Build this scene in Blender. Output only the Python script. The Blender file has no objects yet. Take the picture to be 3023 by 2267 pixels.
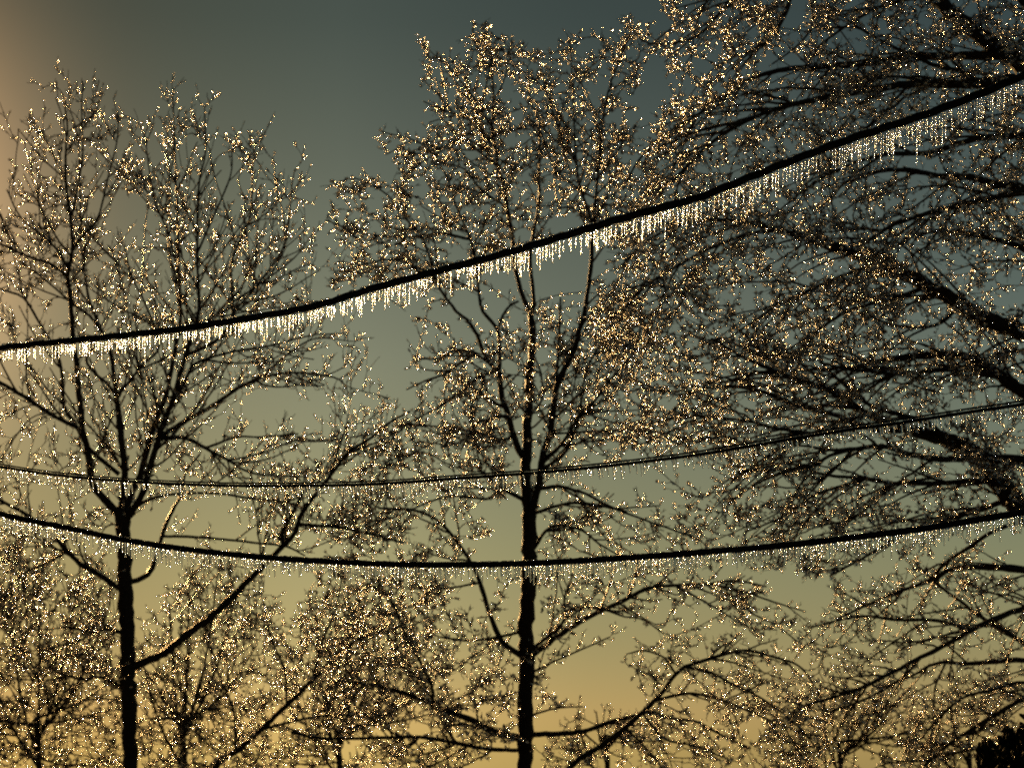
import bpy, math, numpy as np
from mathutils import Vector
S = bpy.context.scene
COL = S.collection
R = np.random.RandomState(11)
rad = math.radians

# ------------------------------------------------------------------ camera
PW, PH = 3023.0, 2267.0
HFOV = rad(24.0)
PITCH = rad(9.5)
CAM = np.array([0.0, 0.0, 1.7])
K = 2 * math.tan(HFOV / 2) / PW                      # metres per photo pixel at one metre
FWD = np.array([0, math.cos(PITCH), math.sin(PITCH)])
UPV = np.array([0, -math.sin(PITCH), math.cos(PITCH)])
RGT = np.array([1.0, 0, 0])
cd = bpy.data.cameras.new("camera")
cam = bpy.data.objects.new("camera", cd)
COL.objects.link(cam)
cam.location = CAM
cam.rotation_euler = (math.pi / 2 + PITCH, 0, 0)
cd.sensor_width = 36
cd.lens = 18 / math.tan(HFOV / 2)
cd.clip_end = 8000
cd.clip_start = 0.1
cd.dof.use_dof = True
cd.dof.focus_distance = 7.6
cd.dof.aperture_fstop = 10.5
S.camera = cam

# ------------------------------------------------------------------ light
SUN_EL, SUN_AZ = rad(12.5), rad(-19.0)
SUN = np.array([math.sin(SUN_AZ) * math.cos(SUN_EL), math.cos(SUN_AZ) * math.cos(SUN_EL), math.sin(SUN_EL)])
sl = bpy.data.lights.new("sun", 'SUN')
sl.energy = 4.3
sl.angle = rad(0.53)
sl.color = (1.0, 0.56, 0.19)
so = bpy.data.objects.new("sun", sl)
COL.objects.link(so)
so.rotation_euler = Vector(SUN).to_track_quat('Z', 'Y').to_euler()
so.location = SUN * 60

w = bpy.data.worlds.new("World")
S.world = w
w.use_nodes = True
nt = w.node_tree
nt.nodes.clear()
N = nt.nodes.new
L = nt.links.new
out = N('ShaderNodeOutputWorld')
bg = N('ShaderNodeBackground')
bg.inputs['Strength'].default_value = 0.09
sky = N('ShaderNodeTexSky')
sky.sky_type = 'NISHITA'
sky.sun_disc = False
sky.sun_elevation = SUN_EL
sky.sun_rotation = SUN_AZ
sky.air_density = 1.0
sky.dust_density = 0.8
sky.ozone_density = 1.0
tc = N('ShaderNodeTexCoord')
sep = N('ShaderNodeSeparateXYZ')
L(tc.outputs['Generated'], sep.inputs[0])
ramp = N('ShaderNodeValToRGB')                       # tint of the winter evening air by height above the horizon
cr = ramp.color_ramp
SKY_STOPS = [(0.0, (.28, .34, .33)), (0.012, (.32, .36, .32)), (0.03, (.38, .38, .32)), (0.06, (.34, .36, .29)), (0.096, (.33, .36, .28)),
             (0.175, (.28, .325, .28)), (0.31, (.138, .184, .170)), (1.0, (.09, .13, .14))]
while len(cr.elements) > 1:
    cr.elements.remove(cr.elements[-1])
for i, (p, c) in enumerate(SKY_STOPS):
    e = cr.elements[0] if i == 0 else cr.elements.new(p)
    e.position = p
    e.color = (*c, 1)
L(sep.outputs['Z'], ramp.inputs['Fac'])
mul = N('ShaderNodeMix')
mul.data_type = 'RGBA'
mul.blend_type = 'MULTIPLY'
mul.inputs['Factor'].default_value = 1
L(sky.outputs['Color'], mul.inputs[6])
L(ramp.outputs['Color'], mul.inputs[7])
mr = N('ShaderNodeValToRGB')                         # evens out the glare of the low sun side
cx = mr.color_ramp
cx.elements[0].position, cx.elements[0].color = 0.34, (.30, .26, .22, 1)
cx.elements[1].position, cx.elements[1].color = 0.66, (.95, .9, .84, 1)
for p_, c_ in ((0.42, (.37, .36, .35)), (0.465, (.58, .58, .57)), (0.515, (.60, .59, .57)), (0.565, (.72, .69, .66))):
    e = cx.elements.new(p_)
    e.color = (*c_, 1)
mx = N('ShaderNodeMath')
mx.operation = 'MULTIPLY_ADD'
mx.inputs[1].default_value = 0.5
mx.inputs[2].default_value = 0.5
L(sep.outputs['X'], mx.inputs[0])
L(mx.outputs[0], mr.inputs['Fac'])
mul2 = N('ShaderNodeMix')
mul2.data_type = 'RGBA'
mul2.blend_type = 'MULTIPLY'
mul2.inputs['Factor'].default_value = 1
L(mul.outputs[2], mul2.inputs[6])
L(mr.outputs['Color'], mul2.inputs[7])
dt = N('ShaderNodeVectorMath')                       # the warm aureole round the low sun
dt.operation = 'DOT_PRODUCT'
dt.inputs[1].default_value = SUN
L(tc.outputs['Generated'], dt.inputs[0])
pw = N('ShaderNodeMath')
pw.operation = 'POWER'
L(dt.outputs['Value'], pw.inputs[0])
pw.inputs[1].default_value = 300
gl = N('ShaderNodeMix')
gl.data_type = 'RGBA'
gl.blend_type = 'ADD'
gl.inputs[7].default_value = (24.0, 12.5, 5.2, 1)
L(pw.outputs[0], gl.inputs['Factor'])
L(mul2.outputs[2], gl.inputs[6])
L(gl.outputs[2], bg.inputs['Color'])
L(bg.outputs[0], out.inputs['Surface'])

S.view_settings.view_transform = 'Standard'
S.view_settings.look = 'None'
S.view_settings.gamma = 1
S.view_settings.exposure = 0.0
S.cycles.use_denoising = False
S.cycles.use_adaptive_sampling = False
S.cycles.sample_clamp_indirect = 0
S.cycles.sample_clamp_direct = 0
S.cycles.blur_glossy = 0.0
S.cycles.filter_width = 1.9
S.cycles.max_bounces = 8
S.cycles.transmission_bounces = 8
S.cycles.transparent_max_bounces = 8


# ------------------------------------------------------------------ helpers
def P(x, y, d):
    """photo pixel -> world point at depth d along the lens axis"""
    return CAM + d * (FWD + RGT * ((x - PW / 2) * K) - UPV * ((y - PH / 2) * K))


def to_px(p):
    q = np.asarray(p) - CAM
    d = q @ FWD
    return (q @ RGT) / d / K + PW / 2, -(q @ UPV) / d / K + PH / 2, d


def mk(name, V, F, m, parent=None, smooth=True):
    V = np.asarray(V, np.float32)
    F = np.asarray(F, np.int32)
    me = bpy.data.meshes.new(name)
    n = F.shape[1]
    me.vertices.add(len(V))
    me.vertices.foreach_set('co', V.ravel())
    me.loops.add(F.size)
    me.loops.foreach_set('vertex_index', F.ravel())
    me.polygons.add(len(F))
    me.polygons.foreach_set('loop_start', np.arange(0, F.size, n, dtype=np.int32))
    me.polygons.foreach_set('loop_total', np.full(len(F), n, np.int32))
    if smooth:
        me.polygons.foreach_set('use_smooth', np.ones(len(F), bool))
    me.update(calc_edges=True)
    me.materials.append(m)
    o = bpy.data.objects.new(name, me)
    COL.objects.link(o)
    if parent is not None:
        o.parent = parent
        o.matrix_parent_inverse = parent.matrix_basis.inverted()
    return o


def empty(name, loc, label, cat, group=None):
    o = bpy.data.objects.new(name, None)
    o.empty_display_size = 0.3
    COL.objects.link(o)
    o.location = loc
    o['label'] = label
    o['category'] = cat
    if group:
        o['group'] = group
    return o


def nrm(v):
    return v / np.maximum(np.linalg.norm(v, axis=-1, keepdims=True), 1e-9)


def tube(pts, r, sides, cap=True):
    """one polyline tube -> verts, quads"""
    pts = np.asarray(pts, float)
    r = np.asarray(r, float)
    n = len(pts)
    t = np.zeros_like(pts)
    t[1:-1] = pts[2:] - pts[:-2]
    t[0] = pts[1] - pts[0]
    t[-1] = pts[-1] - pts[-2]
    t = nrm(t)
    ref = np.array([0.31, 0.87, 0.11])
    u = nrm(np.cross(t, ref))
    for i in range(1, n):
        v = u[i - 1] - t[i] * (u[i - 1] @ t[i])
        l = np.linalg.norm(v)
        if l > 1e-6:
            u[i] = v / l
    b = np.cross(t, u)
    a = np.arange(sides) * 2 * math.pi / sides
    V = pts[:, None] + r[:, None, None] * (u[:, None] * np.cos(a)[None, :, None] + b[:, None] * np.sin(a)[None, :, None])
    V = V.reshape(-1, 3)
    i = np.arange(n - 1)[:, None] * sides
    j = np.arange(sides)[None]
    k = (j + 1) % sides
    F = np.stack([i + j, i + k, i + sides + k, i + sides + j], -1).reshape(-1, 4)
    if cap:                                            # rounded tip
        m = len(V)
        V = np.vstack([V, pts[-1] + t[-1] * r[-1] * 0.8])
        j = np.arange(sides)
        base = (n - 1) * sides
        F = np.vstack([F, np.stack([base + j, base + (j + 1) % sides, np.full(sides, m), np.full(sides, m)], -1)])
    return V, F


class Mesh:
    def __init__(self):
        self.v, self.f, self.n = [], [], 0

    def add(self, V, F):
        self.v.append(V)
        self.f.append(np.asarray(F) + self.n)
        self.n += len(V)

    def get(self):
        return np.vstack(self.v), np.vstack(self.f)


def fixq(F):
    """quads whose last two corners coincide -> drop to triangles handled as two tris"""
    a = F[:, [0, 1, 2]]
    b = F[:, [0, 2, 3]]
    b = b[b[:, 1] != b[:, 2]]
    return np.vstack([a, b])


def tubes_batch(C, r, sides):
    """many equal-length polylines at once: C (n,k,3), r (n,k) -> verts, tris"""
    n, k, _ = C.shape
    t = nrm(C[:, -1] - C[:, 0])
    ref = np.where(np.abs(t[:, 2:3]) > 0.8, np.array([[1.0, 0.2, 0]]), np.array([[0.0, 0.2, 1.0]]))
    u = nrm(np.cross(t, ref))
    b = np.cross(t, u)
    a = np.arange(sides) * 2 * math.pi / sides
    ring = u[:, None] * np.cos(a)[None, :, None] + b[:, None] * np.sin(a)[None, :, None]
    V = C[:, :, None] + r[:, :, None, None] * ring[:, None]
    V = V.reshape(-1, 3)
    i = np.arange(k - 1)[:, None] * sides
    j = np.arange(sides)[None]
    kk = (j + 1) % sides
    F = np.stack([i + j, i + kk, i + sides + kk, i + sides + j], -1).reshape(-1, 4)
    F = (F[None] + (np.arange(n) * k * sides)[:, None, None]).reshape(-1, 4)
    return V, np.vstack([F[:, [0, 1, 2]], F[:, [0, 2, 3]]])


def ball():
    v = [(1, 0, 0), (-1, 0, 0), (0, 1, 0), (0, -1, 0), (0, 0, 1), (0, 0, -1)]
    f = [(0, 2, 4), (2, 1, 4), (1, 3, 4), (3, 0, 4), (2, 0, 5), (1, 2, 5), (3, 1, 5), (0, 3, 5)]
    v = [np.array(x, float) for x in v]
    mid = {}
    o = []

    def m(a, b):
        k = (min(a, b), max(a, b))
        if k not in mid:
            q = v[a] + v[b]
            v.append(q / np.linalg.norm(q))
            mid[k] = len(v) - 1
        return mid[k]
    for a, b, c in f:
        x, y, z = m(a, b), m(b, c), m(c, a)
        o += [(a, x, z), (x, b, y), (z, y, c), (x, y, z)]
    return np.array(v), np.array(o)


BV, BF = ball()


def beads(C, T, r, el):
    """ice beads: centres C, axes T, radius r, elongation el"""
    n = len(C)
    t = nrm(T)
    q = nrm(R.normal(size=(n, 3)))
    u = nrm(np.cross(t, q))
    b = np.cross(t, u)
    jit = 1 + R.normal(0, 0.10, (n, len(BV), 1))
    X = BV[None] * jit
    V = C[:, None] + r[:, None, None] * (X[:, :, 0:1] * u[:, None] + X[:, :, 1:2] * b[:, None] + X[:, :, 2:3] * (t * el[:, None])[:, None])
    F = (BF[None] + (np.arange(n) * len(BV))[:, None, None]).reshape(-1, 3)
    return V.reshape(-1, 3), F


def smooth_line(pts, step):
    """Catmull-Rom through pts (n,k) resampled about every step (first 3 comps)"""
    p = np.asarray(pts, float)
    q = np.vstack([2 * p[0] - p[1], p, 2 * p[-1] - p[-2]])
    o = []
    for i in range(1, len(q) - 2):
        a, b, c, d = q[i - 1], q[i], q[i + 1], q[i + 2]
        m = max(1, int(round(np.linalg.norm((c - b)[:3]) / step)))
        for s in range(m):
            t = s / m
            o.append(0.5 * (2 * b + (c - a) * t + (2 * a - 5 * b + 4 * c - d) * t * t + (3 * b - a - 3 * c + d) * t ** 3))
    o.append(p[-1])
    return np.array(o)


def inside(poly, x, y):
    poly = np.asarray(poly, float)
    x0, y0 = poly[:, 0], poly[:, 1]
    x1, y1 = np.roll(x0, -1), np.roll(y0, -1)
    c = ((y0[None] > y[:, None]) != (y1[None] > y[:, None])) & (x[:, None] < (x1 - x0)[None] * (y[:, None] - y0[None]) / np.where(y1 == y0, 1e-9, y1 - y0)[None] + x0[None])
    return c.sum(1) % 2 == 1


# ------------------------------------------------------------------ materials
def mat(name):
    m = bpy.data.materials.new(name)
    m.use_nodes = True
    m.node_tree.nodes.clear()
    o = m.node_tree.nodes.new('ShaderNodeOutputMaterial')
    return m, m.node_tree, o


def bark_mat(name, col, coat, crough, scale):
    m, t, o = mat(name)
    p = t.nodes.new('ShaderNodeBsdfPrincipled')
    tcn = t.nodes.new('ShaderNodeTexCoord')
    n1 = t.nodes.new('ShaderNodeTexNoise')
    n1.inputs['Scale'].default_value = scale
    n1.inputs['Detail'].default_value = 4
    t.links.new(tcn.outputs['Object'], n1.inputs['Vector'])
    rp = t.nodes.new('ShaderNodeValToRGB')
    rp.color_ramp.elements[0].color = (*[c * 0.55 for c in col], 1)
    rp.color_ramp.elements[1].color = (*[c * 1.5 for c in col], 1)
    rp.color_ramp.elements[0].position = 0.3
    rp.color_ramp.elements[1].position = 0.7
    t.links.new(n1.outputs['Fac'], rp.inputs['Fac'])
    t.links.new(rp.outputs['Color'], p.inputs['Base Color'])
    p.inputs['Roughness'].default_value = 0.9
    p.inputs['Specular IOR Level'].default_value = 0.1
    p.inputs['Coat Weight'].default_value = coat
    p.inputs['Coat Roughness'].default_value = crough
    p.inputs['Coat IOR'].default_value = 1.31
    bp = t.nodes.new('ShaderNodeBump')
    bp.inputs['Strength'].default_value = 0.9
    bp.inputs['Distance'].default_value = 0.012
    n2 = t.nodes.new('ShaderNodeTexNoise')
    n2.inputs['Scale'].default_value = scale * 2.2
    n2.inputs['Detail'].default_value = 2
    t.links.new(tcn.outputs['Object'], n2.inputs['Vector'])
    t.links.new(n2.outputs['Fac'], bp.inputs['Height'])
    t.links.new(bp.outputs[0], p.inputs['Coat Normal'])
    t.links.new(bp.outputs[0], p.inputs['Normal'])
    t.links.new(p.outputs[0], o.inputs['Surface'])
    return m


def ice_mat(name, rough, scale=0, dist=0.002, col=(0.97, 0.98, 1)):
    m, t, o = mat(name)
    g = t.nodes.new('ShaderNodeBsdfGlass')
    g.distribution = 'GGX'
    g.inputs['Color'].default_value = (*col, 1)
    g.inputs['IOR'].default_value = 1.31
    g.inputs['Roughness'].default_value = rough
    if scale:
        tcn = t.nodes.new('ShaderNodeTexCoord')
        n2 = t.nodes.new('ShaderNodeTexNoise')
        n2.inputs['Scale'].default_value = scale
        t.links.new(tcn.outputs['Object'], n2.inputs['Vector'])
        bp = t.nodes.new('ShaderNodeBump')
        bp.inputs['Strength'].default_value = 1
        bp.inputs['Distance'].default_value = dist
        t.links.new(n2.outputs['Fac'], bp.inputs['Height'])
        t.links.new(bp.outputs[0], g.inputs['Normal'])
    t.links.new(g.outputs[0], o.inputs['Surface'])
    return m


M_BARK = bark_mat('icy_bark', (0.045, 0.034, 0.025), 0.4, 0.30, 30)
M_TWIG = bark_mat('icy_twig', (0.08, 0.048, 0.025), 0.8, 0.25, 45)
M_CABLE = bark_mat('black_cable', (0.012, 0.012, 0.012), 0.7, 0.15, 60)
M_NEEDLE = bark_mat('evergreen_needles', (0.012, 0.02, 0.010), 0.1, 0.3, 40)
M_BEAD = ice_mat('bead_ice', 0.24)
M_ICICLE = ice_mat('icicle_ice', 0.12, col=(0.84, 0.92, 1.0))
m, t, o = mat('winter_grass')
p = t.nodes.new('ShaderNodeBsdfPrincipled')
n1 = t.nodes.new('ShaderNodeTexNoise')
n1.inputs['Scale'].default_value = 0.6
n1.inputs['Detail'].default_value = 8
rp = t.nodes.new('ShaderNodeValToRGB')
rp.color_ramp.elements[0].color = (0.03, 0.035, 0.015, 1)
rp.color_ramp.elements[1].color = (0.09, 0.08, 0.04, 1)
tcn = t.nodes.new('ShaderNodeTexCoord')
t.links.new(tcn.outputs['Object'], n1.inputs['Vector'])
t.links.new(n1.outputs['Fac'], rp.inputs['Fac'])
t.links.new(rp.outputs['Color'], p.inputs['Base Color'])
p.inputs['Roughness'].default_value = 0.8
t.links.new(p.outputs[0], o.inputs['Surface'])
M_GRASS = m

# ------------------------------------------------------------------ ground
g = mk('ground', [(-2500, -2500, 0), (2500, -2500, 0), (2500, 2500, 0), (-2500, 2500, 0)], [(0, 1, 2, 3)], M_GRASS)
g['kind'] = 'structure'


# ------------------------------------------------------------------ trees
def colonize(pos, dirs, att, step, infl, kill, bias, inertia, noise, maxit=160):
    pos = np.array(pos)
    dirs = np.array(dirs)
    par = np.full(len(pos), -1)
    nch = np.zeros(len(pos), int)
    n0 = len(pos)

    def near(A, Q):
        bd = np.full(len(A), 1e9)
        bi = np.zeros(len(A), int)
        for s in range(0, len(Q), 400):
            d = ((A[:, None] - Q[None, s:s + 400]) ** 2).sum(-1)
            j = d.argmin(1)
            dm = d[np.arange(len(A)), j]
            k = dm < bd
            bd[k] = dm[k]
            bi[k] = j[k] + s
        return np.sqrt(bd), bi
    nd, ni = near(att, pos)
    for it in range(maxit):
        act = nd < infl * (1 + it * 0.01)
        if not act.any():
            break
        idx = ni[act]
        v = nrm(att[act] - pos[idx])
        un, inv = np.unique(idx, return_inverse=True)
        sm = np.zeros((len(un), 3))
        np.add.at(sm, inv, v)
        ok = nch[un] < 3
        if not ok.any():
            break
        un, sm = un[ok], sm[ok]
        dnew = nrm(nrm(sm) + inertia * dirs[un] + bias + R.normal(0, noise, (len(un), 3)))
        pn = pos[un] + dnew * step
        nch[un] += 1
        base = len(pos)
        pos = np.vstack([pos, pn])
        dirs = np.vstack([dirs, dnew])
        par = np.concatenate([par, un])
        nch = np.concatenate([nch, np.zeros(len(un), int)])
        d2, i2 = near(att, pn)
        k = d2 < nd
        nd[k] = d2[k]
        ni[k] = i2[k] + base
        keep = nd > kill
        # attractors whose node is exhausted are dropped
        keep &= ~((nch[ni] >= 3))
        att, nd, ni = att[keep], nd[keep], ni[keep]
        if len(att) == 0:
            break
    return pos, dirs, par, n0


def tree(name, label, depth, limbs, polys, step_px=20, tip_px=2.4, bias=(0, 0, 0.2), inertia=0.6, noise=0.15, spread=1.5,
         twig=(0.10, 0.3), twigs_per=1.2, twig_up=0.3, bead_r=(0.008, 0.0165), bead_gap=0.05, kill=1.3, infl=14, group=None, sweep=None, sub=1.5):
    s = depth * K                                       # metres per photo pixel here
    step = step_px * s
    root_xy = limbs[0][0][0]
    base = P(root_xy[0], root_xy[1], depth)
    base[2] = 0
    root = empty(name, base, label, 'tree', group)
    # --- traced limbs become 3-D lines
    nodes, ndir, nrad = [], [], []
    px_nodes = []                                       # (x, y, depth)
    for li, (xy, w0, w1) in enumerate(limbs):
        xy = np.array(xy, float)
        if li == 0:
            d0 = depth
        else:
            q = np.array(px_nodes)
            j = ((q[:, :2] - xy[0]) ** 2).sum(1).argmin()
            if ((q[j, :2] - xy[0]) ** 2).sum() < 60 ** 2:
                xy[0] = q[j, :2]
            d0 = q[j, 2]
        ln = np.linalg.norm(xy[-1] - xy[0])
        dd = 0 if li == 0 else R.uniform(-0.5, 0.5) * ln * s
        f = np.linspace(0, 1, len(xy))
        d = d0 + dd * f
        pts = np.array([P(a, b, c) for (a, b), c in zip(xy, d)])
        wid = (w0 + (w1 - w0) * f) * s / 2
        if li == 0:
            g0 = pts[0].copy()
            g0[2] = -0.05
            if pts[0][2] > 0.4:
                pts = np.vstack([g0, pts])
                wid = np.concatenate([[wid[0] * 1.5], wid])
        ln3 = smooth_line(np.hstack([pts, wid[:, None]]), step)
        pts, wid = ln3[:, :3], ln3[:, 3]
        if len(pts) > 3:
            wob = R.normal(0, 0.10, (len(pts), 3)) * wid[:, None]
            pts[1:-1] += wob[1:-1]
        wid = wid * (1 + R.normal(0, 0.05, len(wid)))
        V, F = tube(pts, wid, 12 if wid.max() > 0.06 else 8)
        mk('trunk' if li == 0 else 'limb', V, fixq(F), M_BARK, root)
        X, Y, D = to_px(pts)
        px_nodes += list(zip(X, Y, D))
        tt = np.gradient(pts, axis=0)
        k = slice(3, None) if li == 0 else slice(1, None)
        nodes.append(pts[k])
        ndir.append(nrm(tt)[k])
        nrad.append(wid[k])
    # --- long secondary branches springing from the limbs
    M = Mesh()
    if sweep:
        for li in range(1, len(limbs)):
            pts, tt, wd = nodes[li], ndir[li], nrad[li]
            m_ = len(pts)
            cnt_ = R.poisson(sweep['n'] * m_ * step_px / 100.0)
            for i in R.randint(int(m_ * 0.12), m_, cnt_) if m_ > 3 else []:
                a = rad(R.uniform(*sweep['ang']))
                sd = nrm(np.cross(tt[i], FWD)) * R.choice([-1, 1]) + FWD * R.normal(0, 0.45)
                d0 = nrm(tt[i] * math.cos(a) + nrm(sd) * math.sin(a))
                if 'pull' in sweep:
                    d0 = nrm(d0 + np.array(sweep['pull']))
                Lm = R.uniform(*sweep['len']) * s * (1 - 0.45 * i / m_)
                k = max(4, int(Lm / step))
                f = np.linspace(0, 1, k)[:, None]
                cv = np.array(sweep['curve']) * R.uniform(0.5, 1.4) + R.normal(0, 0.06, 3)
                q = pts[i] + Lm * (d0 * f + cv * f * f) + np.cumsum(R.normal(0, 0.09 * step, (k, 3)), 0) * (f > 0)
                X, Y, D = to_px(q)
                ok = np.zeros(k, bool)
                for poly, gap in polys:
                    ok |= inside(poly, X, Y)
                off = np.where(~ok)[0]
                off = off[off > 2]
                if len(off):
                    q = q[:off[0]]
                if len(q) < 4:
                    continue
                w0 = min(wd[i] * 0.7, sweep['w'][0] * s / 2)
                ww = np.linspace(w0, sweep['w'][1] * s / 2, len(q))
                V, F = tube(q, ww, 6)
                M.add(V, fixq(F))
                nodes.append(q[1:])
                ndir.append(nrm(np.gradient(q, axis=0))[1:])
                nrad.append(ww[1:])
    nodes = np.vstack(nodes)
    ndir = np.vstack(ndir)
    nrad = np.concatenate(nrad)
    # --- attraction points in the crown
    A = []
    for poly, gap in polys:
        q = np.array(poly, float)
        lo, hi = q.min(0), q.max(0)
        area = 0.5 * abs((q[:, 0] * np.roll(q[:, 1], -1) - q[:, 1] * np.roll(q[:, 0], -1)).sum())
        n = int((hi - lo).prod() / gap ** 2)
        x = R.uniform(lo[0], hi[0], n)
        y = R.uniform(lo[1], hi[1], n)
        k = inside(q, x, y)
        # clumping: keep more where a coarse random field is high
        gx = np.sin(x / 67 + R.uniform(0, 6)) + np.sin(y / 53 + R.uniform(0, 6)) + np.sin((x + y) / 83 + R.uniform(0, 6))
        k &= R.uniform(0, 1, n) < np.clip(0.75 + 0.25 * gx, 0.25, 1)
        x, y = x[k], y[k]
        d = depth + np.clip(R.normal(0, 0.6, len(x)), -1.2, 1.2) * spread
        A.append(CAM + d[:, None] * (FWD + RGT * ((x - PW / 2) * K)[:, None] - UPV * ((y - PH / 2) * K)[:, None]))
    A = np.vstack(A)
    pos, dirs, par, n0 = colonize(nodes, ndir, A, step, infl * step, kill * step, np.array(bias), inertia, noise)
    n = len(pos)
    # --- pipe-model radii
    tip = tip_px * s / 2
    cnt = np.zeros(n)
    haskid = np.zeros(n, bool)
    haskid[par[n0:]] = True
    cnt[~haskid] = 1
    for i in range(n - 1, n0 - 1, -1):
        cnt[par[i]] += cnt[i]
    rr = tip * np.maximum(cnt, 1) ** 0.38
    rr[:n0] = nrad
    cap = np.full(n, 1e9)
    for i in range(n0, n):
        pr = rr[par[i]]
        rr[i] = max(tip * 0.9, min(rr[i], pr * 0.85 if par[i] < n0 else pr))
    # --- chains
    kids = {}
    for i in range(n0, n):
        kids.setdefault(par[i], []).append(i)
    stack = [(p, c) for p in range(n0) for c in kids.get(p, [])]
    while stack:
        p0, c = stack.pop()
        ch = [p0, c]
        while True:
            ks = kids.get(ch[-1], [])
            if not ks:
                break
            ks = sorted(ks, key=lambda a: -rr[a])
            for a in ks[1:]:
                stack.append((ch[-1], a))
            ch.append(ks[0])
        r_ = rr[ch].copy()
        r_[0] = r_[1]
        r_[-1] *= 0.6
        V, F = tube(pos[ch], r_, 4 if r_.max() < 0.012 else 6)
        M.add(V, fixq(F))
    # --- side twigs
    thin = np.where(rr < tip * 4.5)[0]
    prob = twigs_per
    src = np.repeat(thin, R.poisson(prob, len(thin)))
    m_ = len(src)
    dv = dirs[src]
    side = nrm(np.cross(dv, nrm(R.normal(size=(m_, 3)))))
    fwd = R.uniform(0.3, 1.1, (m_, 1))
    d0 = nrm(side + fwd * dv + np.array([0, 0, twig_up]))
    ln = R.uniform(*twig, (m_, 1)) * R.uniform(0.5, 1, (m_, 1))
    o0 = pos[src] - dv * step * R.uniform(0, 1, (m_, 1))
    bend = nrm(R.normal(size=(m_, 3))) * 0.30 + np.array([0, 0, twig_up * 0.5])
    KK = 5
    f = np.linspace(0, 1, KK)
    C = o0[:, None] + ln[:, None] * (d0[:, None] * f[None, :, None] + bend[:, None] * (f ** 2)[None, :, None])
    C[:, 1:-1] += R.normal(0, 0.03, (m_, KK - 2, 3)) * ln[:, None]
    rt = tip * R.uniform(0.65, 0.95, (m_, 1)) * (1 - 0.35 * f[None])
    V, F = tubes_batch(C, rt, 4)
    M.add(V, F)
    # second-order twiglets
    m2 = int(m_ * sub)
    e = R.randint(0, m_, m2)
    u = R.uniform(0.25, 0.95, m2) * (KK - 1)
    sg = np.minimum(u.astype(int), KK - 2)
    fr = (u - sg)[:, None]
    o2 = C[e, sg] + (C[e, sg + 1] - C[e, sg]) * fr
    ax = nrm(C[e, sg + 1] - C[e, sg])
    sd = nrm(np.cross(ax, nrm(R.normal(size=(m2, 3)))))
    d2 = nrm(ax * R.uniform(0.5, 1.2, (m2, 1)) + sd + np.array([0, 0, twig_up * 0.6]))
    l2 = ln[e] * R.uniform(0.25, 0.55, (m2, 1))
    C2 = o2[:, None] + l2[:, None] * (d2[:, None] * f[None, :, None] + np.array([0, 0, twig_up * 0.3])[None, None] * (f ** 2)[None, :, None])
    C2[:, 1:] += R.normal(0, 0.03, (m2, KK - 1, 3)) * l2[:, None]
    rt2 = tip * R.uniform(0.6, 0.85, (m2, 1)) * (1 - 0.3 * f[None])
    V, F = tubes_batch(C2, rt2, 4)
    M.add(V, F)
    C, ln, rt = np.vstack([C, C2]), np.vstack([ln, l2]), np.vstack([rt, rt2])
    m_ += m2
    V, F = M.get()
    crown = mk('crown', V, F, M_TWIG, root)
    # --- ice beads along thin wood
    Cs, Ts, Rr = [], [], []
    seglen = step
    th2 = thin[par[thin] >= 0]
    nb = R.poisson(seglen / bead_gap * 0.6, len(th2))
    e = np.repeat(th2, nb)
    u = R.uniform(0, 1, (len(e), 1))
    a, b = pos[par[e]], pos[e]
    Cs.append(a + (b - a) * u)
    Ts.append(b - a)
    Rr.append(rr[e])
    nb = R.poisson(np.clip(ln[:, 0] / bead_gap, 0.3, 12))
    e = np.repeat(np.arange(m_), nb)
    u = R.uniform(0.1, 1.0, len(e))
    seg = np.minimum((u * (KK - 1)).astype(int), KK - 2)
    fr = (u * (KK - 1) - seg)[:, None]
    a, b = C[e, seg], C[e, seg + 1]
    Cs.append(a + (b - a) * fr)
    Ts.append(b - a)
    Rr.append(rt[e, seg])
    Cs, Ts, Rr = np.vstack(Cs), np.vstack(Ts), np.concatenate(Rr)
    X, Y, D = to_px(Cs)
    vis = (X > -120) & (X < PW + 120) & (Y > -120) & (Y < PH + 120)
    Cs, Ts, Rr = Cs[vis], Ts[vis], Rr[vis]
    nb = len(Cs)
    br = bead_r[0] + (bead_r[1] - bead_r[0]) * R.uniform(0, 1, nb) ** 1.8
    off = nrm(R.normal(size=(nb, 3)) + np.array([-0.4, 0, -0.6]))
    Cs = Cs + off * (Rr * 0.5 + br * 0.35)[:, None]
    V, F = beads(Cs, Ts, br, R.uniform(0.9, 2.0, nb))
    ib = mk('ice_beads', V, F, M_BEAD, crown)
    ib['kind'] = 'stuff'
    print(name, 'nodes', n, 'twigs', m_, 'beads', nb)
    return root


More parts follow.
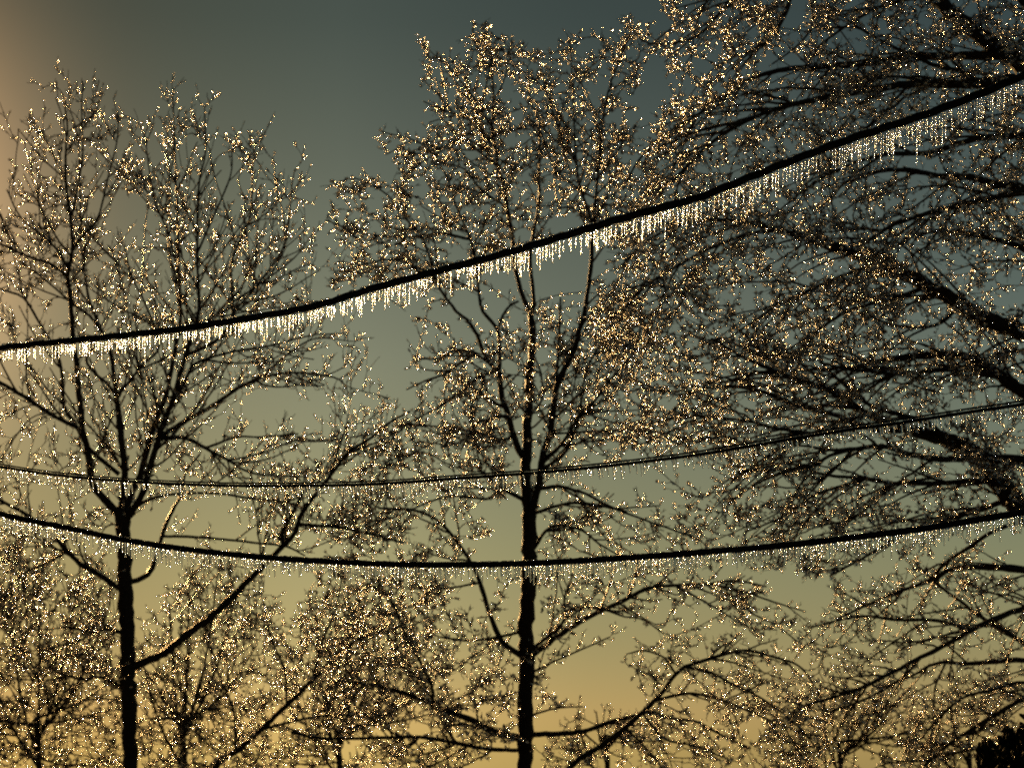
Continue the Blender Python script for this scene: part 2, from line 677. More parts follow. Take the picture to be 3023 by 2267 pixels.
# ---- left tree
T1 = [
 ([(385,2330),(381,2100),(378,1990),(372,1790),(366,1640),(364,1560),(362,1500)],46,44),
 ([(362,1515),(338,1505),(298,1462),(273,1427),(264,1372),(259,1328),(244,1273),(239,1208),(231,1149),(226,1074),(216,1000),(210,917),(203,836),(199,817),(203,794),(214,737),(209,647),(196,548),(194,448),(199,374),(189,300)],26,4),
 ([(209,647),(228,560),(244,458),(241,339),(244,240)],6,3),
 ([(203,794),(170,740),(130,700),(60,640),(20,560)],9,4),
 ([(199,817),(150,780),(90,760),(0,720),(-60,700)],9,5),
 ([(214,737),(250,690),(290,640),(320,520),(345,420),(350,330)],8,3),
 ([(244,1273),(219,1258),(149,1223),(75,1173),(0,1129),(-80,1090)],14,11),
 ([(352,1400),(264,1323),(219,1248),(189,1198),(184,1124),(170,1050),(120,960),(70,880),(20,860)],14,6),
 ([(363,1520),(368,1397),(358,1298),(348,1198),(343,1168)],22,17),
 ([(343,1168),(318,1134),(278,1099),(254,1059),(290,1010)],10,8),
 ([(343,1168),(338,1109),(323,1034),(298,975),(273,910),(262,881),(249,799),(248,754),(250,700),(239,647),(234,498),(225,380),(180,270)],14,3),
 ([(298,975),(262,930),(217,899),(150,840),(60,770)],9,5),
 ([(343,1168),(358,1154),(388,1119),(423,1074),(470,1020),(430,900),(390,820),(370,740)],11,4),
 ([(363,1541),(383,1472),(413,1407),(433,1333),(462,1238),(487,1178),(497,1139),(517,1034),(532,950),(532,900),(527,747),(525,647),(520,548),(515,399),(510,262)],24,3),
 ([(368,1541),(398,1497),(423,1447),(443,1377),(462,1313),(487,1238),(507,1188),(530,1109),(548,1049),(577,965),(587,896),(582,747),(587,548),(607,448),(604,315)],24,3),
 ([(532,820),(500,700),(460,600),(440,500),(430,410)],8,3),
 ([(548,1049),(646,999),(686,925),(684,772),(736,647),(746,498),(756,410)],11,3),
 ([(582,747),(630,640),(680,520),(685,440)],7,3),
 ([(686,925),(760,840),(840,720),(860,560),(870,500)],8,3),
 ([(684,890),(780,830),(870,760),(930,680)],7,3),
 ([(577,965),(700,900),(820,870),(940,800)],8,3),
 ([(507,1188),(547,1124),(577,1074),(680,1040),(800,1020),(920,990),(1000,985)],12,3),
 ([(470,1293),(547,1243),(626,1198),(706,1144),(771,1114),(845,1049),(930,1000),(1040,1008)],17,3),
 ([(706,1144),(771,1114),(870,1100),(985,1114),(1010,1130)],9,4),
 ([(477,1298),(547,1293),(607,1323),(671,1357),(746,1397),(870,1407)],15,5),
 ([(607,1323),(700,1290),(770,1290),(880,1280)],8,4),
 ([(408,1497),(448,1472),(522,1457),(646,1457),(746,1472),(845,1482),(900,1500)],11,5),
 ([(385,1730),(438,1696),(457,1651),(472,1601),(492,1541),(517,1492),(537,1457),(547,1397),(590,1340)],17,6),
 ([(492,1586),(597,1586),(746,1601),(845,1613),(900,1640)],9,5),
 ([(366,1740),(298,1700),(239,1666),(199,1626),(149,1576),(90,1526),(0,1477),(-80,1450)],18,9),
 ([(199,1626),(140,1660),(60,1700),(-30,1800)],9,6),
 ([(400,1980),(457,1939),(497,1919),(547,1875),(617,1825),(686,1760),(746,1701),(796,1651),(835,1611),(865,1581),(885,1531),(910,1487),(970,1410),(1030,1335),(1100,1290),(1154,1244),(1210,1215)],26,6),
 ([(835,1611),(835,1566),(870,1502),(900,1440)],12,9),
 ([(885,1556),(995,1556),(1094,1576),(1180,1600)],10,5),
 ([(970,1410),(1010,1300),(1030,1220)],6,3),
 ([(368,1880),(308,1855),(278,1865),(200,1850)],14,6),
 ([(370,2030),(298,1999),(240,2005),(160,1980)],13,6),
]
tree('maple_tree', 'tall straight ice glazed tree at far left, its trunk forking into many upright limbs', 30, T1,
 [([(-150,680),(-60,600),(10,600),(25,400),(48,320),(75,400),(90,470),(80,300),(115,245),(150,300),(180,260),(245,230),(265,300),(320,330),(300,420),(345,325),(370,340),(345,480),(400,520),(440,400),(480,420),(510,255),(535,330),(600,300),(612,400),(660,500),(700,520),(745,410),(775,500),(825,470),(850,560),(870,600),(930,650),(900,760),(965,780),(900,880),(985,950),(1055,1005),(1010,1130),(850,1170),(760,1180),(810,1250),(910,1270),(870,1430),(900,1500),(860,1620),(700,1640),(560,1500),(480,1420),(380,1600),(200,1620),(-150,1500)],46),
  ([(-150,650),(20,600),(250,500),(330,700),(300,1000),(-150,1150)],50),
  ([(900,1250),(1100,1230),(1200,1210),(1180,1500),(1000,1650),(880,1600)],32),
  ([(-150,1500),(330,1650),(360,2050),(-150,2000)],30)],
 bias=(0,0,0.35), inertia=1.2, noise=0.06, twig=(0.16,0.48), twig_up=0.55, twigs_per=0.55, bead_gap=0.045, tip_px=2.9, kill=1.8,
 sweep=dict(n=0.9, ang=(22,50), len=(130,330), curve=(0,0,0.30), w=(7,3.4)), sub=1.8)

# ---- centre tree
T2 = [
 ([(1552,2330),(1552,2138),(1553,1989),(1553,1840),(1561,1691),(1562,1566),(1562,1520)],48,44),
 ([(1562,1530),(1553,1442),(1552,1370),(1559,1334),(1556,1251),(1563,1189),(1563,1117),(1570,1045),(1572,972),(1567,929)],34,20),
 ([(1567,929),(1548,890),(1522,796),(1512,696),(1497,612),(1487,547),(1472,498),(1462,438),(1452,373),(1457,299),(1452,199),(1447,125),(1425,80)],16,3),
 ([(1567,935),(1577,900),(1572,846),(1567,746),(1591,597),(1591,522),(1591,373),(1567,299),(1557,199)],14,3),
 ([(1447,378),(1417,323),(1383,269),(1328,204),(1262,145)],9,3),
 ([(1462,438),(1388,358),(1313,328),(1250,300)],7,4),
 ([(1472,490),(1430,440),(1388,418),(1318,413),(1260,440)],8,4),
 ([(1457,299),(1490,230),(1500,150)],5,3),
 ([(1497,612),(1420,560),(1370,500),(1300,480)],8,4),
 ([(1548,1352),(1534,1334),(1516,1287),(1501,1225),(1483,1175),(1476,1124),(1472,1095)],21,17),
 ([(1472,1095),(1447,1074),(1425,1034),(1407,987),(1378,943),(1346,918),(1310,870),(1285,820),(1250,710),(1199,647),(1139,572),(1049,527),(985,545)],14,3),
 ([(1472,1095),(1476,1045),(1469,976),(1436,933),(1418,900),(1407,796),(1388,706),(1348,612),(1318,522),(1248,428),(1124,388)],14,3),
 ([(1469,976),(1483,933),(1509,900),(1530,890)],9,7),
 ([(1407,796),(1440,740),(1490,700)],7,4),
 ([(1388,706),(1300,690),(1200,700),(1080,690),(960,650)],9,3),
 ([(1285,820),(1180,770),(1080,780),(985,830)],8,3),
 ([(1440,1066),(1404,1045),(1375,1032),(1335,1036),(1303,1056),(1240,1060)],9,5),
 ([(1404,1045),(1346,1081),(1310,1106),(1263,1121),(1200,1150)],9,5),
 ([(1469,1095),(1444,1101),(1397,1124),(1368,1146),(1300,1200),(1220,1240)],10,5),
 ([(1501,1233),(1462,1233),(1418,1244),(1397,1262),(1360,1330)],9,5),
 ([(1509,1294),(1483,1298),(1425,1280),(1371,1269),(1317,1262),(1200,1250)],9,5),
 ([(1575,1550),(1588,1442),(1599,1370),(1610,1316),(1624,1280),(1642,1153),(1675,1074),(1697,1027),(1711,972),(1726,922),(1745,780),(1750,662)],24,12),
 ([(1750,662),(1711,547),(1701,473),(1696,398),(1691,274),(1683,120)],9,3),
 ([(1750,662),(1765,522),(1775,398),(1795,274),(1840,150),(1870,75)],9,3),
 ([(1701,473),(1650,380),(1610,260)],6,3),
 ([(1600,380),(1640,500),(1711,560)],5,7),
 ([(1613,1377),(1653,1316),(1679,1280),(1711,1225),(1751,1189),(1805,1117),(1870,1040),(1900,930)],13,5),
 ([(1620,1381),(1657,1348),(1686,1298),(1708,1236),(1730,1100),(1790,980)],11,5),
 ([(1624,1285),(1700,1276),(1800,1270),(1900,1265)],7,4),
 ([(1642,1153),(1650,1000),(1655,880)],9,6),
 ([(1585,1240),(1600,1180),(1597,1100),(1580,1060)],8,5),
 ([(1590,1440),(1650,1435),(1693,1446),(1729,1457),(1795,1492),(1895,1531),(2050,1586)],12,5),
 ([(1585,1520),(1641,1494),(1696,1484),(1770,1492),(1850,1510)],11,7),
 ([(1575,1630),(1611,1566),(1656,1551),(1721,1566),(1770,1606),(1830,1640)],11,5),
 ([(1565,1940),(1636,1885),(1696,1845),(1770,1805),(1845,1770),(1920,1735),(2044,1725),(2100,1722),(2170,1713),(2262,1731)],19,6),
 ([(2100,1722),(2193,1745),(2286,1777),(2378,1805)],8,4),
 ([(1990,1736),(2059,1764),(2124,1801),(2193,1847)],8,4),
 ([(2170,1745),(2216,1805),(2286,1842),(2355,1893)],7,4),
 ([(1565,1922),(1646,1855),(1666,1820),(1666,1765),(1690,1700)],12,5),
 ([(1666,1810),(1726,1790),(1795,1803),(1845,1820),(1895,1827),(1960,1870)],8,4),
 ([(1565,2182),(1646,2165),(1721,2158),(1795,2133),(1870,2113),(1911,2101),(1985,2120),(2054,2129),(2124,2166),(2216,2208)],17,6),
 ([(1545,1950),(1492,1904),(1462,1855),(1442,1800),(1417,1720),(1388,1656),(1343,1591),(1298,1541),(1228,1507),(1120,1500)],18,7),
 ([(1417,1720),(1320,1735),(1200,1738)],7,4),
 ([(1545,2180),(1457,2158),(1398,2128),(1348,2108),(1293,2088),(1248,2064),(1174,2039),(1084,2019),(1000,2010)],24,8),
 ([(1283,2080),(1273,2019),(1233,1939),(1199,1875),(1164,1790),(1120,1720)],11,5),
 ([(1545,2225),(1440,2210),(1348,2193),(1238,2175),(1099,2178),(950,2178),(860,2160)],13,8),
 ([(1545,1485),(1494,1446),(1462,1428),(1410,1380)],14,7),
 ([(1484,1446),(1444,1471),(1389,1468),(1335,1464),(1274,1479),(1180,1520)],9,5),
 ([(1545,1850),(1470,1880),(1380,1890),(1300,1880)],10,6),
 ([(1560,1990),(1640,1950),(1720,1915),(1800,1880)],7,4),
 ([(1550,1700),(1500,1720),(1480,1760)],5,4),
 ([(1560,2110),(1640,2090),(1720,2085)],7,4),
]
tree('maple_tree', 'ice glazed tree in the middle with one straight dark trunk down to the frame bottom', 29, T2,
 [([(1255,150),(1330,190),(1420,75),(1480,95),(1500,300),(1530,420),(1560,190),(1620,210),(1690,95),(1740,200),(1785,130),(1890,80),(1900,220),(1860,330),(1880,480),(1950,620),(1900,760),(1780,700),(1640,640),(1600,760),(1530,640),(1500,760),(1400,800),(1330,900),(1290,960),(1180,960),(1130,880),(960,830),(1000,740),(960,650),(1000,560),(1080,490),(1170,520),(1120,400),(1210,420),(1230,320),(1290,350),(1240,250)],21),
  ([(1210,1060),(1340,1000),(1440,1030),(1490,1150),(1500,1330),(1530,1450),(1400,1520),(1450,1600),(1330,1680),(1380,1800),(1530,1950),(1530,2200),(1300,2290),(1000,2290),(950,2050),(900,1800),(1000,1500),(1050,1330),(1150,1250),(1200,1150)],23),
  ([(1560,1000),(1650,900),(1760,800),(1950,900),(1950,1300),(1850,1360),(1700,1340),(1640,1250),(1600,1350),(1580,1150)],24),
  ([(1400,980),(1640,960),(1650,1120),(1560,1250),(1480,1120)],34),
  ([(1500,1250),(1720,1250),(1700,1420),(1450,1430)],40),
  ([(1600,1470),(1700,1420),(1900,1450),(2080,1560),(2050,1650),(2250,1700),(2400,1850),(2200,1880),(2050,1820),(1900,1850),(1750,1850),(1640,1900),(1600,2100),(1700,2150),(1900,2100),(2200,2200),(1900,2280),(1600,2280),(1590,1900),(1600,1650)],36)],
 bias=(0,0,0.08), inertia=0.9, noise=0.15, twig=(0.08,0.22), twigs_per=1.1, twig_up=0.2, bead_gap=0.05, tip_px=2.7,
 sweep=dict(n=1.5, ang=(25,60), len=(90,260), curve=(0,0,0.12), w=(7,3.4)), sub=1.8)

# ---- big right tree
T3 = [
 ([(3420,2700),(3400,2200),(3370,1800),(3330,1500),(3300,1200),(3280,900),(3260,600),(3230,350),(3180,100),(3140,-200)],150,70),
 ([(3390,1900),(3200,1650),(3023,1510),(2991,1477),(2941,1411),(2880,1345),(2829,1309),(2763,1289),(2692,1270)],82,38),
 ([(2692,1272),(2611,1248),(2535,1208),(2458,1157),(2397,1137),(2306,1101),(2205,1060),(2100,1000)],26,8),
 ([(2692,1284),(2600,1270),(2535,1253),(2458,1223),(2357,1197),(2255,1157),(2150,1140),(2050,1150)],22,8),
 ([(2535,1258),(2440,1280),(2357,1274),(2286,1263),(2205,1243),(2052,1228),(1950,1240)],14,7),
 ([(2800,1298),(2740,1250),(2661,1225),(2560,1190),(2440,1090)],22,10),
 ([(3300,1180),(3150,1060),(3023,985),(2991,969),(2915,944),(2839,898),(2738,847),(2661,807),(2585,781),(2509,746),(2433,720),(2357,695)],64,26),
 ([(2357,695),(2281,675),(2205,660),(2103,650),(2001,665),(1900,720),(1820,800)],20,6),
 ([(2300,680),(2220,690),(2154,710),(2052,756),(1900,850),(1830,930)],14,7),
 ([(2200,700),(2080,780),(1980,870),(1900,970)],10,6),
 ([(3250,500),(3120,310),(3023,203),(2966,157),(2890,101),(2814,41),(2753,-15),(2680,-80)],62,40),
 ([(2985,175),(2864,165),(2763,168),(2687,162),(2560,188),(2408,198),(2331,203),(2230,228),(2154,269),(2052,345),(1900,457),(1840,560)],30,6),
 ([(3120,300),(3023,235),(2890,249),(2788,249),(2687,249),(2560,269),(2458,284),(2357,305),(2230,345),(2103,420),(2000,520)],34,8),
 ([(2890,249),(2839,213),(2750,190),(2600,120),(2500,60)],20,6),
 ([(3260,620),(3120,580),(3023,556),(2941,543),(2864,523),(2788,523),(2712,508),(2611,503),(2500,540)],34,9),
 ([(3250,430),(3120,400),(3017,401),(2915,406),(2839,421),(2738,452),(2611,457),(2509,487),(2400,540)],28,8),
 ([(3023,560),(2991,569),(2864,599),(2763,624),(2636,665),(2550,720)],22,10),
 ([(3250,950),(3120,800),(3010,730),(2900,700),(2820,690)],30,10),
 ([(3330,1450),(3150,1250),(2991,1137),(2915,1086),(2839,1050),(2712,1050),(2611,1065),(2509,1086),(2382,1091)],50,9),
 ([(2950,1108),(2814,1091),(2661,1101),(2509,1090),(2420,1070)],18,8),
 ([(3360,1500),(3200,1400),(3023,1360),(2890,1355)],44,28),
 ([(2880,1370),(2763,1355),(2687,1340),(2611,1319),(2535,1324),(2448,1345),(2408,1375),(2331,1385),(2180,1390)],20,6),
 ([(2930,1431),(2763,1426),(2636,1426),(2535,1411),(2433,1400),(2350,1370)],18,6),
 ([(2560,1415),(2408,1461),(2300,1530),(2200,1570)],10,5),
 ([(2960,1470),(2850,1520),(2700,1560),(2560,1640),(2450,1700)],18,6),
 ([(2636,1426),(2560,1500),(2480,1560),(2380,1650)],10,5),
 ([(2700,-80),(2500,-60),(2360,-40),(2320,40),(2280,110),(2230,150),(2150,170)],20,6),
 ([(2500,-60),(2300,-70),(2150,20),(2050,110),(1920,130),(1860,80)],12,4),
 ([(2300,-70),(2120,-20),(2060,60),(2040,180)],9,5),
 ([(2380,-30),(2400,60),(2360,130),(2280,190)],9,5),
 ([(2753,-15),(2600,20),(2480,90),(2400,150)],14,6),
 ([(3180,130),(3080,60),(2980,-30)],30,20),
 ([(2738,847),(2640,880),(2500,920),(2380,1000),(2280,1060)],16,6),
 ([(2585,781),(2450,830),(2300,900),(2150,1000)],14,6),
 ([(2839,898),(2760,960),(2640,960),(2540,920)],14,6),
]
tree('oak_tree', 'huge spreading icy tree at the right with thick dark limbs reaching in over the frame', 20, T3,
 [([(1990,-40),(2330,-60),(2320,120),(2180,250),(2050,260),(1960,190),(1850,95),(1930,70)],26),
  ([(2400,-50),(3100,-50),(3100,1500),(2950,1480),(2850,1400),(2750,1300),(2500,1350),(2200,1420),(2060,1330),(1900,1360),(1800,1200),(1750,1050),(1760,850),(1820,700),(1900,560),(1880,460),(1950,330),(1990,270),(2130,290),(2350,200),(2400,80)],27),
  ([(1900,560),(2300,300),(2600,250),(2700,500),(2700,800),(2500,1150),(2200,1250),(1900,1340),(1780,1200),(1750,1000),(1800,760)],36),
  ([(2500,1340),(2850,1400),(2980,1500),(2900,1620),(2600,1640),(2400,1700),(2080,1640),(2150,1540),(1950,1560),(2100,1420),(2300,1370)],33)],
 bias=(-0.25,0,-0.06), inertia=1.1, noise=0.12, spread=1.6, twig=(0.06,0.17), twigs_per=1.0, twig_up=0.05, sub=1.5,
 sweep=dict(n=1.9, ang=(12,45), len=(180,480), curve=(-0.05,0,-0.28), pull=(-0.15,0,0), w=(9,3.2)), bead_r=(0.0065,0.0138), bead_gap=0.042, tip_px=2.1)

# ---- tree behind at lower right
T4 = [
 ([(3300,2500),(3280,2200),(3250,1900),(3200,1600),(3180,1400)],70,30),
 ([(3240,1850),(3130,1720),(3023,1681),(2942,1676),(2868,1673),(2808,1681),(2743,1715),(2669,1740),(2594,1770),(2485,1820)],28,6),
 ([(3200,1600),(3050,1540),(2937,1566),(2868,1611),(2793,1661),(2743,1710)],16,10),
 ([(3270,2050),(3120,1960),(3023,1899),(2967,1865),(2908,1830),(2843,1780),(2768,1725),(2700,1660)],20,6),
 ([(3250,1920),(3120,1790),(3023,1795),(2918,1835),(2868,1860),(2818,1890),(2719,1939),(2644,1979),(2545,2029),(2470,2054),(2380,2080)],22,7),
 ([(2868,1860),(2760,1830),(2650,1830),(2560,1818),(2485,1828),(2400,1850)],12,5),
 ([(2719,1945),(2659,2004),(2560,2060),(2450,2100)],10,6),
 ([(3265,2100),(3150,1980),(3023,1949),(2918,1954),(2843,1959),(2793,1954),(2743,1964),(2694,1994),(2600,2030)],20,6),
 ([(3275,2150),(3150,2050),(3023,2014),(2918,2039),(2843,2059),(2768,2123),(2720,2180)],14,6),
 ([(3280,2200),(3150,2040),(3023,2064),(2942,2108),(2868,2153),(2793,2203),(2729,2258)],18,10),
 ([(3285,2260),(3100,2190),(2942,2198),(2843,2218),(2750,2235)],16,7),
 ([(2793,1954),(2760,2030),(2755,2120)],8,4),
]
tree('linden_tree', 'ice glazed tree at lower right, its limbs slanting in below the lowest wire', 25, T4,
 [([(2450,1720),(3060,1580),(3100,2150),(2900,2200),(2800,2280),(2300,2290),(2200,2250),(2300,2090),(2450,2000),(2300,1900),(2450,1800)],24)],
 bias=(-0.2,0,0.05), inertia=0.7, noise=0.25, sweep=dict(n=1.3, ang=(15,50), len=(120,320), curve=(0,0,-0.12), w=(7,3)), twig=(0.06,0.18), twigs_per=0.8, twig_up=0.2, bead_r=(0.0075,0.014), bead_gap=0.07)

# ---- arching small tree
T5 = [
 ([(1560,2420),(1686,2262),(1770,2203),(1845,2148),(1895,2103),(1945,2054),(1994,1989),(2022,1967)],19,12),
 ([(2022,1967),(2124,1935),(2202,1919),(2286,1939),(2355,1963),(2401,2018),(2440,2100)],11,5),
 ([(2031,1972),(2100,1986),(2170,2023),(2262,2069),(2355,2143),(2420,2220)],10,5),
 ([(1930,2070),(2031,2046),(2124,2064),(2216,2101),(2310,2140),(2400,2180)],10,5),
 ([(1900,2100),(1960,2180),(2050,2200),(2150,2240)],8,5),
 ([(1994,1989),(1960,1940),(1900,1920),(1850,1930)],7,4),
 ([(1845,2148),(1900,2200),(1950,2260)],8,5),
]
tree('crabapple_tree', 'small arching icy tree just right of the middle trunk, leaning right along the frame bottom', 27, T5,
 [([(1850,1910),(1990,1880),(2200,1870),(2420,1900),(2450,2100),(2420,2290),(1950,2290),(1880,2100),(1830,1980)],22)],
 bias=(0.15,0,-0.02), inertia=0.6, noise=0.3, sweep=dict(n=1.6, ang=(15,55), len=(90,240), curve=(0.05,0,-0.15), w=(7,3)), twig=(0.06,0.18), twigs_per=0.9, twig_up=0.05, bead_r=(0.0075,0.014), bead_gap=0.06)

# ---- leaning tree behind, lower left of the middle
T6 = [
 ([(540,2420),(637,2262),(696,2218),(771,2153),(845,2083),(920,2009),(995,1934),(1064,1880)],19,11),
 ([(1064,1880),(1174,1850),(1248,1800),(1320,1720)],9,4),
 ([(920,2009),(950,1900),(990,1800),(1010,1700)],8,4),
 ([(845,2083),(840,1980),(800,1880),(780,1780)],8,4),
 ([(771,2153),(900,2120),(1000,2110),(1100,2120)],9,5),
 ([(696,2218),(690,2100),(650,2000),(620,1900)],8,4),
]
tree('ash_tree', 'icy tree leaning right between the left and middle trunks, low in the frame', 34, T6,
 [([(600,1880),(780,1760),(900,1780),(1050,1690),(1250,1650),(1330,1750),(1250,1950),(1050,2150),(800,2290),(620,2290),(600,2100)],24)],
 bias=(0.05,0,0.1), inertia=0.6, noise=0.25, sweep=dict(n=1.8, ang=(20,55), len=(100,280), curve=(0,0,0.15), w=(7,3)), twig=(0.08,0.22), twigs_per=0.9, bead_r=(0.008, 0.0165))

# ---- farther trees
def far_tree(label, depth, base, tips, polys, w0=20, **kw):
    bx, by = base
    L = [([(bx, by), (bx + 5, by - 180), (bx - 4, by - 330)], w0, w0 * 0.7)]
    for i, (tx, ty) in enumerate(tips):
        sy = by - 150 - 180 * (i + 1) / len(tips)
        mx, my = bx + (tx - bx) * 0.55, sy + (ty - sy) * 0.4
        L.append(([(bx, sy), (mx, my), (tx, ty)], w0 * 0.5, 4))
    args = dict(bias=(0, 0, 0.2), inertia=0.6, noise=0.25, sweep=dict(n=3.2, ang=(18,60), len=(90,300), curve=(0, 0, 0.15), w=(6, 3)), tip_px=2.8, twig=(0.08, 0.3), twigs_per=1.1, spread=2.0, bead_r=(0.009, 0.019), bead_gap=0.07, group='trees in the background')
    args.update(kw)
    return tree('background_tree', label, depth, L, polys, **args)

far_tree('dense icy background tree filling the lower left corner, left of the left trunk', 42, (110, 2450), [(-60, 1850), (20, 1750), (120, 1700), (230, 1720), (320, 1800), (-80, 2100), (340, 2000)],
 [([(-120,1650),(100,1580),(330,1680),(390,1850),(380,2300),(-120,2300)], 19), ([(-120,1900),(390,1950),(400,2300),(-120,2300)], 19)])
far_tree('bushy icy background tree just right of the left trunk, low in the frame', 44, (540, 2450), [(420, 1950), (500, 1780), (560, 1680), (650, 1650), (700, 1750), (760, 1900), (430, 2120)],
 [([(400,1900),(480,1760),(600,1620),(760,1640),(820,1800),(800,2300),(400,2300)], 19), ([(400,2000),(800,2000),(800,2300),(400,2300)], 19)])
far_tree('hazy icy background tree showing left of the middle trunk at the frame bottom', 46, (1000, 2480), [(850, 1980), (930, 1850), (1030, 1780), (1130, 1850), (1220, 2000), (1300, 2100)],
 [([(820,1950),(930,1760),(1060,1700),(1200,1780),(1350,2000),(1400,2300),(800,2300)], 20)])
far_tree('small faint background tree low between the middle trunk and the arching tree', 52, (1790, 2500), [(1680, 2150), (1760, 2100), (1850, 2120), (1900, 2200)],
 [([(1620,2180),(1700,2110),(1850,2060),(1950,2180),(1980,2300),(1600,2300)], 28)])
far_tree('faint background tree at the frame bottom below the slanting right hand limbs', 50, (2480, 2520), [(2300, 2120), (2420, 2060), (2530, 2040), (2640, 2080), (2740, 2150)],
 [([(2280,2150),(2420,2050),(2600,1990),(2760,2080),(2850,2300),(2260,2300)], 24)])
far_tree('low dark background tree at lower right beside the clipped evergreen', 46, (2860, 2500), [(2700, 2130), (2800, 2080), (2900, 2040), (2980, 2100)],
 [([(2650,2150),(2780,2050),(2950,1980),(3060,2100),(3060,2300),(2640,2300)], 24)])

# ---- clipped evergreen in the lower right corner
def evergreen():
    d = 12.0
    s = d * K
    c = P(3250, 2530, d)
    a, b, hgt = 430 * s, 400 * s, 455 * s
    root = empty('evergreen_shrub', (c[0], c[1], 0), 'dense black evergreen shrub dusted with tiny ice grains in the lower right corner', 'shrub')
    zc = c[2]
    t_, f_ = tube([(c[0], c[1], -0.05), (c[0] + .02, c[1], zc * 0.5), (c[0], c[1], zc + hgt * 0.3)], [0.07, 0.05, 0.03], 8)
    mk('trunk', t_, fixq(f_), M_BARK, root)
    n = 15000
    v = nrm(R.normal(size=(n, 3)))
    v = v[v[:, 2] > -0.75]
    n = len(v)
    lump = 1 + 0.05 * np.sin(v[:, 0] * 9 + 1) * np.sin(v[:, 1] * 8) + 0.04 * np.sin(v[:, 2] * 14 + v[:, 0] * 11) + 0.03 * np.sin(v[:, 0] * 23 + v[:, 2] * 19)
    q = R.uniform(0.55, 1.02, n) ** 0.5
    ctr = np.array([c[0], c[1], zc]) + v * np.array([a, b, hgt]) * (lump * q)[:, None]
    low = v[:, 2] < 0                                   # the sides run down to the ground
    ctr[low, 2] = zc + (v[low, 2] / 0.75) * (zc - 0.1) * q[low]
    V, F = beads(ctr, nrm(v * 0.7 + R.normal(0, 0.6, (n, 3)) + [0, 0, .4]), R.uniform(0.008, 0.016, n), R.uniform(1.8, 3.4, n))
    fo = mk('foliage', V, F, M_NEEDLE, root)
    inner = nrm(R.normal(size=(500, 3)))
    k = R.choice(np.where(q > 0.9)[0], 2600)
    V, F = beads(ctr[k] + v[k] * 0.02, v[k], R.uniform(0.0022, 0.0042, len(k)), R.uniform(0.9, 1.5, len(k)))
    ib = mk('ice_grains', V, F, M_BEAD, fo)
    ib['kind'] = 'stuff'
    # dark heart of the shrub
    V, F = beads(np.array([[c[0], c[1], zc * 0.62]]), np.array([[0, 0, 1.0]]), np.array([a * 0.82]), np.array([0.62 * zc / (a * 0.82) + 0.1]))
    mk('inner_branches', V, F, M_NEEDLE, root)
evergreen()

# ---- three iced wires
W1 = [(-700,1105),(-300,1072),(0,1027),(200,1006),(497,975),(696,945),(920,905),(1094,853),(1298,798),(1497,746),(1696,687),(1845,642),(2050,587),(2103,568),(2306,487),(2509,411),(2712,345),(2864,289),(3023,223),(3300,100),(3700,-90)]
W2 = [(-700,1240),(-300,1325),(0,1375),(149,1397),(298,1412),(447,1422),(646,1430),(845,1431),(1100,1426),(1348,1409),(1547,1395),(1746,1377),(1945,1354),(2103,1332),(2306,1298),(2509,1265),(2623,1250),(2712,1236),(2860,1213),(3023,1189),(3300,1140),(3700,1065)]
W3 = [(-700,1330),(-300,1438),(0,1517),(199,1558),(348,1590),(497,1614),(646,1632),(796,1646),(945,1656),(1149,1665),(1348,1667),(1547,1663),(1746,1653),(1945,1640),(2122,1626),(2321,1609),(2520,1586),(2719,1561),(2918,1529),(3023,1512),(3300,1464),(3700,1385)]

def wire_line(pts, dl, dr):
    p = np.array(pts, float)
    p = smooth_line(np.hstack([p, np.zeros((len(p), 1))]), 9)[:, :2]
    d = dl + (dr - dl) * (p[:, 0] / PW)
    return p, d, np.array([P(x, y, z) for (x, y), z in zip(p, d)])

def icicles(root, p, d, half, spacing, lens, wid, hook, seedv):
    rs = np.random.RandomState(seedv)
    xs = []
    x = -250.0
    dens = lambda q: 1 + 0.15 * math.sin(q / 61.0 + seedv) + 0.10 * math.sin(q / 23.0)
    while x < PW + 250:
        xs.append(x)
        x += max(3.2, rs.gamma(4.5, spacing / 4.5)) / max(0.45, dens(x))
    items = []
    for x in xs:
        y0 = np.interp(x, p[:, 0], p[:, 1])
        dd = np.interp(x, p[:, 0], d)
        l = np.interp(x, [q[0] for q in lens], [q[1] for q in lens])
        l *= min(1.45, max(0.28, rs.normal(0.72, 0.26)))
        if rs.uniform() < 0.05:
            l *= 1.3
        items.append((l, x, y0, dd))
    items.sort(key=lambda q: -q[0] * (0 <= q[1] <= PW))
    rest = Mesh()
    for i, (l, x, y0, dd) in enumerate(items):
        s = dd * K
        k = max(10, int(l / 2.4))
        f = np.linspace(0, 1, k)
        hk = hook * rs.uniform(0.7, 1.3)
        px_ = x + hk * (1 - np.exp(-f * 3.2)) - hk + rs.normal(0, 0.012) * l * f
        py_ = y0 + half * 0.75 + l * f
        zz = dd + rs.uniform(-0.5, 0.5) * half * s
        pts = np.array([P(a, b, zz) for a, b in zip(px_, py_)])
        w_ = wid * rs.uniform(0.75, 1.2)
        per = rs.uniform(5.5, 8.5)
        prof = (1.35 - 0.65 * f ** 0.6) * (1 + 0.22 * np.sin(f * l / per * 2 * math.pi + rs.uniform(0, 6)) + rs.normal(0, 0.07, k))
        prof[0] *= 1.5
        prof[-1] *= 1.15
        V, F = tube(pts, prof * w_ * s / 2, 7)
        V += rs.normal(0, 0.035 * w_ * s / 2, V.shape)
        if i < 100:
            mk('icicle', V, fixq(F), M_ICICLE, root)
        else:
            rest.add(V, fixq(F))
    V, F = rest.get()
    fr = mk('icicle_fringe', V, F, M_ICICLE, root)
    fr['kind'] = 'stuff'
    print(root.name, 'icicles', len(items))

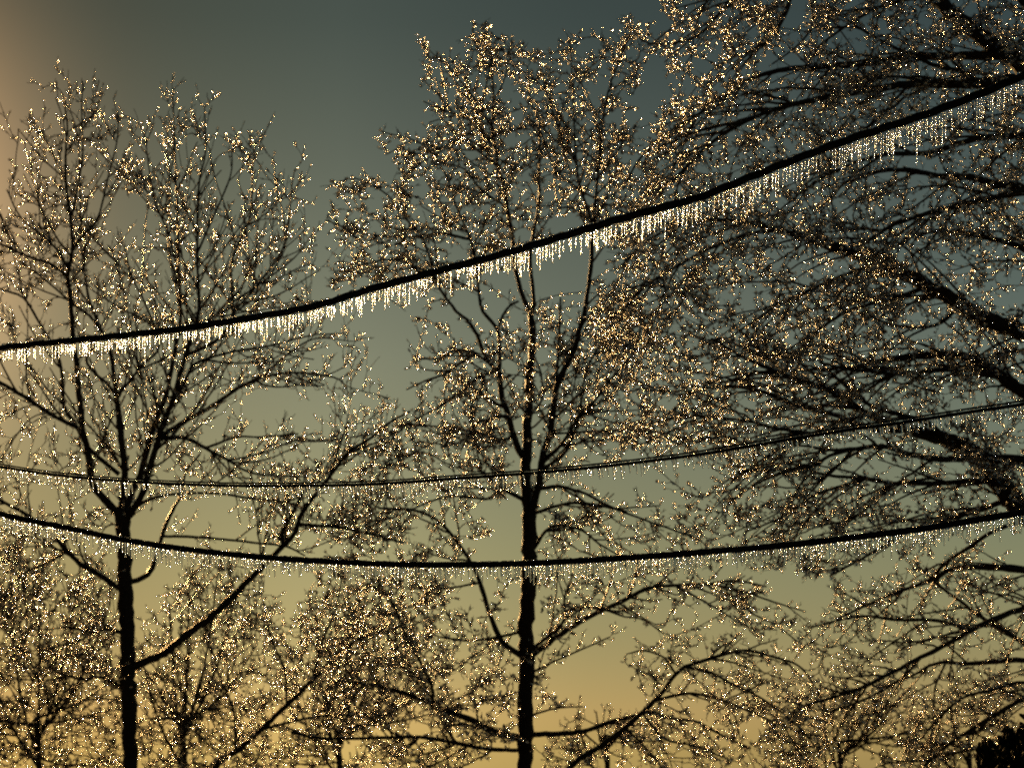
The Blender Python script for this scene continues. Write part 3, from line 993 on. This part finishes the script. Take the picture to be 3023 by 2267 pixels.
def strand(root, name, C, r, m, sides=10, rough=0.0):
    r = np.asarray(r) * (1 + (R.normal(0, rough, len(C)) if rough else 0))
    V, F = tube(C, r, sides)
    if rough:
        V = V + R.normal(0, rough * r.mean() * 0.5, V.shape)
    return mk(name, V, fixq(F), m, root)

def glaze(root, C, half, n, size, el, spread, seedv):
    rs = np.random.RandomState(seedv)
    i = rs.randint(1, len(C) - 1, n)
    u = rs.uniform(0, 1, (n, 1))
    c = C[i] + (C[i + 1] - C[i]) * u
    a = rs.normal(spread[0], spread[1], n)               # angle up from the side facing the lens
    c = c + (np.array([0, -1.0, 0])[None] * np.cos(a)[:, None] + np.array([0, 0, 1.0])[None] * np.sin(a)[:, None]) * half[i][:, None]
    V, F = beads(c, C[i + 1] - C[i], size * rs.uniform(0.6, 1.3, n), rs.uniform(1.0, el, n))
    o = mk('ice_glaze', V, F, M_ICICLE, root)
    o['kind'] = 'stuff'

p, d, C = wire_line(W1, 8.0, 7.2)
root = empty('service_cable', C[len(C) // 2], 'thick twisted black cable rising to the right, topmost wire, with the longest icicles', 'wire', 'iced overhead wires')
al = np.concatenate([[0], np.cumsum(np.linalg.norm(np.diff(C, axis=0), axis=1))])
half = np.interp(p[:, 0], [0, 600, 1700, 3023], [8.8, 10.2, 12.0, 13.0]) * d * K
T_ = nrm(np.gradient(C, axis=0))
U_ = nrm(np.cross(T_, [0, 1, 0]))
B_ = np.cross(T_, U_)
for k in range(3):
    ph = al / 0.27 * 2 * math.pi + k * 2 * math.pi / 3
    strand(root, 'cable_strand', C + (U_ * np.cos(ph)[:, None] + B_ * np.sin(ph)[:, None]) * (half * 0.5)[:, None], half * 0.53, M_CABLE, 10, 0.03)
glaze(root, C, half * 1.03, 330, 0.0034, 2.6, (1.36, 0.10), 21)
icicles(root, p, d, 11, 7.0, [(0, 48), (700, 52), (1500, 60), (2300, 74), (3023, 84)], 4.4, 0.0, 3)

p, d, C = wire_line(W2, 7.9, 7.3)
root = empty('telephone_cable', C[len(C) // 2], 'thin smooth double strand cable, middle of the three wires, with short hooked icicles', 'wire', 'iced overhead wires')
half = np.interp(p[:, 0], [0, 1500, 3023], [7.0, 8.2, 9.6]) * d * K
up = np.array([0, 0, 1.0])
strand(root, 'messenger_strand', C + up * (half * 0.70)[:, None], half * 0.31, M_CABLE, 10, 0.05)
strand(root, 'cable_strand', C - up * (half * 0.40)[:, None], half * 0.54, M_CABLE, 12, 0.02)
glaze(root, C + up * (half * 0.27)[:, None], half * 0.1, 1500, 0.0009, 3.0, (0.1, 0.4), 22)
icicles(root, p, d, 7, 10.8, [(0, 38), (1500, 38), (3023, 40)], 4.9, 6.0, 5)

p, d, C = wire_line(W3, 7.9, 7.2)
root = empty('telephone_cable', C[len(C) // 2], 'sagging ice crusted cable, lowest of the three wires, with a thick fringe of icicles', 'wire', 'iced overhead wires')
half = np.interp(p[:, 0], [0, 1500, 3023], [8.0, 8.8, 10.5]) * d * K
strand(root, 'messenger_strand', C + up * (half * 0.50)[:, None], half * 0.50, M_CABLE, 10, 0.09)
strand(root, 'cable_strand', C - up * (half * 0.32)[:, None], half * 0.62, M_CABLE, 12, 0.04)
glaze(root, C, half * 1.0, 900, 0.0020, 2.5, (1.36, 0.10), 23)
icicles(root, p, d, 9, 6.2, [(0, 46), (900, 42), (1500, 46), (3023, 50)], 4.9, 1.0, 7)
